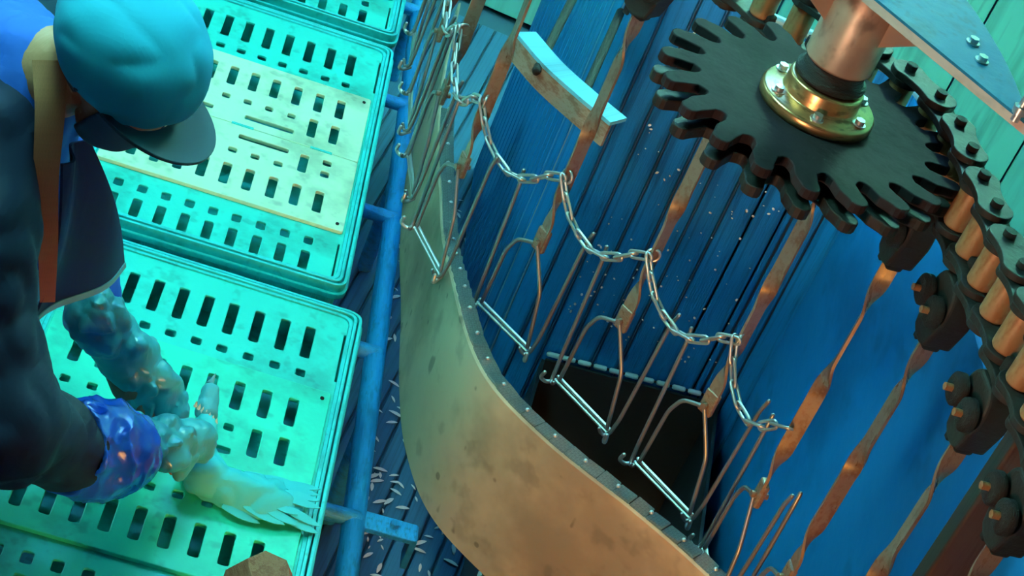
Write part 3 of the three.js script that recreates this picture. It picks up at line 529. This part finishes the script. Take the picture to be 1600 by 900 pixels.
// ------------------------------------------------------------------ the worker
{
  const OX = -1.08, OZ = -2.34;
  const t = thing('person', 'worker in dark blue clothes and cap leaning over the crates with gloved hands', 'person', [OX, 0, OZ]);
  const put = (name, geo, m) => mesh(name, geo.translate(-OX, 0, -OZ), m, t);
  const J = { hip: [-1.10, 0.95, -2.34], waist: [-1.00, 1.08, -2.34], chest: [-0.85, 1.23, -2.32], neck: [-0.745, 1.36, -2.295], head: [-0.628, 1.435, -2.262],
    sR: [-0.80, 1.27, -2.13], eR: [-0.60, 0.96, -2.02], wR: [-0.465, 0.77, -2.28], sL: [-0.86, 1.26, -2.46], eL: [-0.69, 0.99, -2.46], wL: [-0.525, 0.762, -2.425],
    hipR: [-1.10, 0.92, -2.24], hipL: [-1.10, 0.92, -2.44], kR: [-1.06, 0.5, -2.22], kL: [-1.09, 0.5, -2.46], aR: [-1.10, 0.09, -2.21], aL: [-1.12, 0.09, -2.47] };
  const torso = [[J.hip, J.waist, 0.135, 0.125], [J.waist, J.chest, 0.125, 0.145], [J.sR, J.sL, 0.062, 0.062], [J.chest, J.neck, 0.10, 0.06], [J.neck, J.head, 0.055, 0.058]];
  const armR = [[J.sR, J.eR, 0.052, 0.042], [J.eR, J.wR, 0.042, 0.028]], armL = [[J.sL, J.eL, 0.052, 0.042], [J.eL, J.wL, 0.042, 0.028]];
  const legs = [[J.hipR, J.kR, 0.088, 0.06], [J.kR, J.aR, 0.058, 0.04], [J.hipL, J.kL, 0.088, 0.06], [J.kL, J.aL, 0.058, 0.04], [J.aR, [-0.97, 0.04, -2.20], 0.042, 0.034], [J.aL, [-0.99, 0.04, -2.48], 0.042, 0.034]];
  // hand frames: from wrist towards the crate
  function hand(w, palmEnd, side, curl) {
    const W = V(...w), E = V(...palmEnd), d = E.clone().sub(W).normalize(), up = V(0, 1, 0), across = d.clone().cross(up).normalize(), nrm = across.clone().cross(d).normalize(), list = [];
    const A = p => [p.x, p.y, p.z];
    const at = (f, a, n) => W.clone().addScaledVector(d, f).addScaledVector(across, a).addScaledVector(nrm, n);
    for (const a of [-0.026, -0.009, 0.009, 0.026]) list.push([A(at(0.0, a * 0.6, 0)), A(at(0.088, a, 0.004)), 0.016, 0.0135]);
    const fl = [0.072, 0.08, 0.076, 0.060];
    [-0.028, -0.0095, 0.0095, 0.028].forEach((a, i) => { const L = fl[i]; const k = curl + 0.1 * i; let p = at(0.09, a, 0.002), ang = 0.35; for (let s = 0; s < 3; s++) { const l = L * [0.45, 0.32, 0.23][s]; const q = p.clone().addScaledVector(d, l * Math.cos(ang)).addScaledVector(nrm, -l * Math.sin(ang)).addScaledVector(across, (a) * 0.1); list.push([A(p), A(q), 0.0098 - s * 0.0009, 0.0092 - s * 0.0009]); p = q; ang += k; } });
    const th0 = at(0.025, side * 0.024, -0.006), th1 = at(0.062, side * 0.046, -0.022), th2 = at(0.09, side * 0.044, -0.038); list.push([A(th0), A(th1), 0.0135, 0.011], [A(th1), A(th2), 0.0108, 0.0088]);
    return list;
  }
  const hR = hand(J.wR, [-0.388, 0.715, -2.41], -1, 0.48), hL = hand(J.wL, [-0.44, 0.702, -2.49], 1, 0.42);
  // head with features: axis from neck to crown, face towards +x and down
  const hc = J.head, face = V(0.80, -0.58, 0.10).normalize(), crown = V(0.58, 0.81, 0).normalize(), side = face.clone().cross(crown).normalize();
  const H = (f, u, s) => { const p = V(...hc).addScaledVector(face, f).addScaledVector(crown, u).addScaledVector(side, s); return [p.x, p.y, p.z]; };
  const headB = [[H(-0.012, 0.035, 0), H(-0.012, 0.045, 0), 0.092, 0.088], [H(0.03, 0.0, 0), H(0.042, -0.055, 0), 0.066, 0.046], [H(0.085, -0.004, 0), H(0.1, -0.022, 0), 0.011, 0.014], [H(0.066, 0.022, -0.03), H(0.066, 0.022, 0.03), 0.022, 0.022], [H(0.078, -0.052, -0.014), H(0.078, -0.052, 0.014), 0.011, 0.011], [H(-0.005, 0.0, 0.082), H(-0.012, 0.03, 0.088), 0.012, 0.016], [H(-0.005, 0.0, -0.082), H(-0.012, 0.03, -0.088), 0.012, 0.016]];
  const bodyF = bones([...torso, ...armR, ...armL, ...legs], 0.05), headF = bones(headB, 0.02), hRF = bones(hR, 0.006), hLF = bones(hL, 0.006);
  const bodyAll = (x, y, z) => { let d = bodyF(x, y, z); d = smin(d, headF(x, y, z), 0.02); return smin(smin(d, hRF(x, y, z), 0.01), hLF(x, y, z), 0.01); };
  const coarse = field(bodyF, [-1.3, 0, -2.62], [-0.55, 1.5, -1.95], 0.013, 3);
  const headG = field(headF, [-0.78, 1.28, -2.4], [-0.47, 1.58, -2.1], 0.005, 6), hrG = field((x, y, z) => smin(hRF(x, y, z), cap3(x, y, z, J.eR, J.wR, 0.042, 0.028), 0.012), [-0.56, 0.58, -2.56], [-0.26, 0.86, -2.1], 0.004, 6), hlG = field((x, y, z) => smin(hLF(x, y, z), cap3(x, y, z, J.eL, J.wL, 0.042, 0.028), 0.012), [-0.66, 0.58, -2.66], [-0.3, 0.88, -2.34], 0.004, 6);
  put('body', mergeGeometries([coarse, headG, hrG, hlG].map(norm)), M.skin);
  // clothes
  const jacketF = bones([[J.hip, J.waist, 0.155, 0.145], [J.waist, J.chest, 0.145, 0.17], [[J.sR[0], J.sR[1] - 0.01, J.sR[2]], J.sL, 0.082, 0.082], [J.chest, [-0.752, 1.352, -2.30], 0.125, 0.082], [J.sR, J.eR, 0.076, 0.068], [J.sL, J.eL, 0.072, 0.064], [J.eL, [-0.62, 0.90, -2.43], 0.06, 0.05]], 0.06);
  put('jacket', field((x, y, z) => jacketF(x, y, z) + wrinkle(x, y, z, 14, 0.006) + wrinkle(x, y, z, 30, 0.0025), [-1.3, 0.76, -2.72], [-0.5, 1.5, -1.9], 0.011, 3), M.jacket);
  const sleeveF = bones([[[-0.79, 1.265, -2.20], [-0.74, 1.18, -2.10], 0.115, 0.10], [[-0.74, 1.18, -2.10], J.eR, 0.09, 0.084], [J.eR, [-0.505, 0.815, -2.18], 0.083, 0.062]], 0.05);
  put('oversleeve', field((x, y, z) => sleeveF(x, y, z) + wrinkle(x, y, z, 18, 0.006), [-0.98, 0.68, -2.36], [-0.4, 1.42, -1.86], 0.008, 4), M.sleeve);
  put('trousers', field((x, y, z) => bones([[J.hipR, J.kR, 0.11, 0.085], [J.kR, [-1.10, 0.2, -2.21], 0.082, 0.075], [J.hipL, J.kL, 0.11, 0.085], [J.kL, [-1.12, 0.2, -2.47], 0.082, 0.075], [J.hipR, J.hipL, 0.12, 0.12]], 0.04)(x, y, z) + wrinkle(x, y, z, 14, 0.006), [-1.3, 0.1, -2.65], [-0.9, 1.1, -2.05], 0.014, 3), M.trousers);
  for (const [a, toe] of [[J.aR, [-0.97, 0.045, -2.20]], [J.aL, [-0.99, 0.045, -2.48]]]) put('boot', field((x, y, z) => Math.max(bones([[[a[0], 0.26, a[2]], [a[0], 0.06, a[2]], 0.062, 0.05], [[a[0] - 0.02, 0.05, a[2]], toe, 0.05, 0.046]], 0.03)(x, y, z), 0.002 - y), [a[0] - 0.1, 0, a[2] - 0.09], [a[0] + 0.2, 0.34, a[2] + 0.09], 0.009, 4), M.boot);
  // cap: shell over the head with a gathered band and a short brim
  const capF = (x, y, z) => { const p = V(x, y, z).sub(V(...hc)), f = p.dot(face), u = p.dot(crown), s = p.dot(side); const d = Math.hypot((f + 0.018) / 0.122, (u - 0.045) / 0.098, s / 0.118); return Math.max((d - 1) * 0.105 + wrinkle(x, y, z, 22, 0.003), -(u + 0.012 - 0.28 * f) * 0.9); };
  put('cap', field(capF, [-0.8, 1.3, -2.42], [-0.46, 1.62, -2.1], 0.005, 5), M.cap);
  const br = new THREE.Shape(); br.absellipse(0, 0, 0.103, 0.112, -0.25, Math.PI + 0.25, false); br.absellipse(0, -0.012, 0.09, 0.055, Math.PI + 0.1, -0.1, true);
  const brg = new THREE.ExtrudeGeometry(br, { depth: 0.004, bevelEnabled: true, bevelSize: 0.001, bevelThickness: 0.001, bevelSegments: 1, curveSegments: 20 });
  { const mm = new THREE.Matrix4().makeBasis(side, face.clone().addScaledVector(crown, 0.28).normalize(), crown.clone().addScaledVector(face, -0.28).normalize()); brg.applyMatrix4(mm); const o = H(0.06, 0.01, 0); brg.translate(...o); put('cap_brim', brg, M.capBrim); }
  // mask over nose and mouth
  put('face_mask', field((x, y, z) => Math.max(headF(x, y, z) - 0.006, -(V(x, y, z).sub(V(...hc)).dot(face) - 0.03), V(x, y, z).sub(V(...hc)).dot(crown) + 0.0, -(V(x, y, z).sub(V(...hc)).dot(crown) + 0.095)), [-0.66, 1.28, -2.36], [-0.46, 1.46, -2.14], 0.004, 6), M.mask);
  for (const s of [-0.03, 0.03]) put('eye', new THREE.SphereGeometry(0.011, 14, 10).translate(...H(0.081, 0.012, s)), M.eye);
  put('hair', field((x, y, z) => { const p = V(x, y, z).sub(V(...hc)); return Math.max(headF(x, y, z) - 0.005, p.dot(face) + 0.01, p.dot(crown) - 0.03, -(p.dot(crown) + 0.05)); }, [-0.74, 1.32, -2.4], [-0.5, 1.54, -2.12], 0.005, 6), M.hair);
  // apron bib hanging from the neck, with pale edge
  const bib = (off, lo, hi, n = 20) => { const pos = [], uv = [], idx = []; const Q = (u, v) => { const top0 = V(-0.655, 1.30, -2.19), top1 = V(-0.655, 1.30, -2.27), bo0 = V(-0.655, 0.985, -2.21), bo1 = V(-0.592, 0.985, -2.44); const a = top0.clone().lerp(top1, u), b = bo0.clone().lerp(bo1, u), p = a.lerp(b, v); p.x += 0.010 * Math.sin(v * 2.6) + 0.010 * Math.sin(u * 7 + v * 3); return p; };
    for (const o of [0, off]) for (let j = 0; j <= n; j++) for (let i = 0; i <= n; i++) { const p = Q(lo[0] + (hi[0] - lo[0]) * i / n, lo[1] + (hi[1] - lo[1]) * j / n); pos.push(p.x + o, p.y, p.z); uv.push(i / n, j / n); }
    const B = (n + 1) * (n + 1); for (let j = 0; j < n; j++) for (let i = 0; i < n; i++) { const a = j * (n + 1) + i, b = a + 1, c = a + n + 1, d = c + 1; idx.push(a, b, c, b, d, c, a + B, c + B, b + B, b + B, c + B, d + B); }
    const edge = []; for (let i = 0; i < n; i++) edge.push([i, i + 1], [n * (n + 1) + i + 1, n * (n + 1) + i], [(i + 1) * (n + 1), i * (n + 1)], [i * (n + 1) + n, (i + 1) * (n + 1) + n]); for (const [a, b] of edge) idx.push(a, a + B, b, b, a + B, b + B);
    const g = new THREE.BufferGeometry(); g.setAttribute('position', new THREE.Float32BufferAttribute(pos, 3)); g.setAttribute('uv', new THREE.Float32BufferAttribute(uv, 2)); g.setIndex(idx); return toCreasedNormals(g, 0.7); };
  put('apron', bib(0.004, [0, 0], [1, 1]), M.apron);
  put('apron_trim', bib(0.006, [0, 0.985], [1, 1.03]), M.apronTrim);
  // strap from the nape over the side of the chest
  { const pts = [[-0.715, 1.43, -2.225], [-0.69, 1.375, -2.197], [-0.668, 1.28, -2.18], [-0.645, 1.16, -2.19], [-0.632, 1.04, -2.215]].map(p => V(...p)); const c = new THREE.CatmullRomCurve3(pts), n = 30, pos = [], uv = [], idx = [];
    for (let i = 0; i <= n; i++) { const u = i / n, p = c.getPoint(u), w = 0.024 - 0.013 * u, d = c.getTangent(u), view = V(0.3, 0.5, 0.8).normalize(), a = d.clone().cross(view).normalize(), nn = a.clone().cross(d).normalize(); for (const [s, h] of [[-1, 0], [1, 0], [1, 0.005], [-1, 0.005]]) { const q = p.clone().addScaledVector(a, s * w).addScaledVector(nn, h); pos.push(q.x, q.y, q.z); uv.push(s, u * 4); } }
    for (let i = 0; i < n; i++) for (let k = 0; k < 4; k++) { const a = i * 4 + k, b = i * 4 + (k + 1) % 4; idx.push(a, b, a + 4, b, b + 4, a + 4); }
    const g = new THREE.BufferGeometry(); g.setAttribute('position', new THREE.Float32BufferAttribute(pos, 3)); g.setAttribute('uv', new THREE.Float32BufferAttribute(uv, 2)); g.setIndex(idx); put('apron_strap', toCreasedNormals(g, 0.6), M.strap); }
  // gloves: loose, wrinkled skins over both hands and forearms
  const gR = bones(hR.map(b => [b[0], b[1], b[2] + 0.005, b[3] + 0.005]), 0.013), gL = bones(hL.map(b => [b[0], b[1], b[2] + 0.005, b[3] + 0.005]), 0.013);
  put('glove', field((x, y, z) => smin(gR(x, y, z), cap3(x, y, z, [-0.49, 0.795, -2.23], [-0.385, 0.725, -2.405], 0.054, 0.043), 0.02) + wrinkle(x, y, z, 24, 0.009) + wrinkle(x, y, z, 60, 0.0025), [-0.58, 0.6, -2.56], [-0.26, 0.88, -2.14], 0.0042, 8), M.glove);
  put('glove', field((x, y, z) => smin(gL(x, y, z), cap3(x, y, z, [-0.605, 0.895, -2.40], [-0.46, 0.725, -2.47], 0.056, 0.042), 0.02) + wrinkle(x, y, z, 24, 0.009) + wrinkle(x, y, z, 60, 0.0025), [-0.74, 0.58, -2.68], [-0.3, 1.0, -2.3], 0.0042, 8), M.glove);
  // shiny blue cuff with an open mouth
  { const a = V(-0.522, 0.84, -2.15), b = V(-0.468, 0.772, -2.27), ax = b.clone().sub(a).normalize();
    const cuffF = (x, y, z) => { const p = V(x, y, z).sub(a), s = p.dot(ax), L = a.distanceTo(b), r = p.clone().addScaledVector(ax, -s).length(), R = 0.062 + 0.012 * Math.sin(clamp(s / L) * Math.PI) + wrinkle(x, y, z, 24, 0.006) + wrinkle(x, y, z, 50, 0.0025); return Math.max(Math.abs(r - R) - 0.0042, -s - 0.01, s - L + wrinkle(x, y, z, 20, 0.01)); };
    put('sleeve_cuff', field(cuffF, [-0.64, 0.66, -2.38], [-0.36, 0.94, -2.06], 0.0042, 8), M.cuff); }
}

// ------------------------------------------------------------------ the bird in the hands
{
  const O = V(-0.30, 0.603, -2.42), t = thing('bird', 'pale feathered bird lying on the green crate lid under the gloved hands', 'bird', [O.x, O.y, O.z]);
  const L = p => [p[0] - O.x, p[1] - O.y, p[2] - O.z];
  const c1 = [[-0.36, 0.636, -2.43], [-0.25, 0.624, -2.462]].map(L), nk = [[-0.37, 0.64, -2.47], [-0.402, 0.648, -2.55]].map(L), hd = [[-0.408, 0.655, -2.566], [-0.418, 0.672, -2.60]].map(L), we = L([-0.265, 0.613, -2.462]);
  const bodyF = bones([[...c1, 0.036, 0.026], [...nk, 0.024, 0.019]], 0.03), cs = Math.cos(0.33), sn = Math.sin(0.33);
  const wingF = (x, y, z) => { const dx = x - we[0], dz = z - we[2]; return ell(dx * cs - dz * sn, y - we[1], dx * sn + dz * cs, [0, 0, 0], [0.088, 0.019, 0.052]); };
  mesh('bird_body', field((x, y, z) => Math.max(smin(bodyF(x, y, z), wingF(x, y, z), 0.03) + wrinkle(x, y, z, 30, 0.004), -y), [-0.2, 0, -0.2], [0.18, 0.12, 0.1], 0.0045, 10), M.bird, t);
  mesh('bird_head', field((x, y, z) => bones([[...hd, 0.022, 0.017]], 0.02)(x, y, z) + wrinkle(x, y, z, 60, 0.002), [-0.2, 0.02, -0.25], [0, 0.12, -0.1], 0.0035, 10), M.birdDark, t);
  // feathers layered over the wing
  const fs = new THREE.Shape(); fs.moveTo(0, -0.006); fs.quadraticCurveTo(0.045, -0.017, 0.075, 0); fs.quadraticCurveTo(0.045, 0.017, 0, 0.006); fs.closePath();
  const fg = new THREE.ExtrudeGeometry(fs, { depth: 0.0016, bevelEnabled: false, curveSegments: 8 }); fg.rotateX(-Math.PI / 2);
  for (let r = 0; r < 4; r++) for (let i = 0; i < 6; i++) { const f = mesh('wing_feather', fg, M.bird, t), lx = 0.05 - 0.036 * r, lz = -0.042 + 0.0165 * i + range(-0.003, 0.003), top = 0.019 * Math.sqrt(Math.max(0.06, 1 - (lx / 0.088) ** 2 - (lz / 0.052) ** 2)); f.position.set(we[0] + lx * cs + lz * sn, we[1] + top - 0.002 + 0.001 * r, we[2] - lx * sn + lz * cs); f.rotation.set(lz * 4, 0.33 - lz * 7 + range(-0.12, 0.12), -0.16 + range(-0.05, 0.05)); f.scale.setScalar(range(0.75, 1.05)); }
  const beak = new THREE.ConeGeometry(0.007, 0.024, 10); beak.rotateX(-Math.PI / 2 + 0.5); mesh('beak', beak.translate(...L([-0.424, 0.684, -2.622])), M.beak, t);
  for (let i = 0; i < 7; i++) mesh('comb_point', new THREE.ConeGeometry(0.0042, 0.013, 6).translate(...L([-0.428 + 0.0075 * i, 0.672 - 0.0012 * i, -2.556 + 0.002 * i])), M.comb, t);
}

// ------------------------------------------------------------------ loose feathers
{
  const g = new THREE.PlaneGeometry(0.03, 0.009, 4, 1); const p = g.attributes.position; for (let i = 0; i < p.count; i++) { const u = p.getX(i) / 0.015; p.setY(i, p.getY(i) * (1 - 0.8 * u * u)); p.setZ(i, 0.002 * (1 - u * u)); } g.rotateX(-Math.PI / 2); g.computeVertexNormals();
  const N = 290, im = new THREE.InstancedMesh(g, M.feather, N), m = new THREE.Matrix4(), q = new THREE.Quaternion(), e = new THREE.Euler();
  for (let i = 0; i < N; i++) { let x, z; const u = Math.pow(rnd(), 0.8); z = -4.6 + 1.95 * u; x = -0.40 + 0.214 * (z + 4.2) + 0.05 + Math.pow(rnd(), 1.4) * 0.34; e.set(0, rnd() * 6.28, range(-0.15, 0.15)); q.setFromEuler(e); const s = range(0.35, 1.3); m.compose(V(x, 0.0025, z), q, V(s, s, s)); im.setMatrixAt(i, m); }
  im.name = 'scattered_feathers'; im.castShadow = im.receiveShadow = true; tag(im, 'small white feathers scattered over the slatted floor beside the crates', 'feathers', null, 'stuff'); scene.add(im);
  // wet specks sticking to the ribbed screen
  const sp = new THREE.SphereGeometry(0.004, 6, 5), n2 = 150, k = new THREE.InstancedMesh(sp, M.white, n2);
  for (let i = 0; i < n2; i++) { const x = 0.13 + 0.36 * Math.pow(rnd(), 1.5), y = 0.45 + 0.85 * Math.pow(rnd(), 1.3), s2 = range(0.2, 0.75); m.compose(V(x, y, -3.592), q.setFromEuler(e.set(0, 0, rnd() * 3)), V(s2 * range(1, 1.8), s2, s2 * 0.6)); k.setMatrixAt(i, m); }
  k.name = 'white_specks'; k.castShadow = k.receiveShadow = true; tag(k, 'tiny white wet specks stuck on the ribbed part of the blue screen', 'specks', null, 'stuff'); scene.add(k);
}
renderer.render(scene, camera);
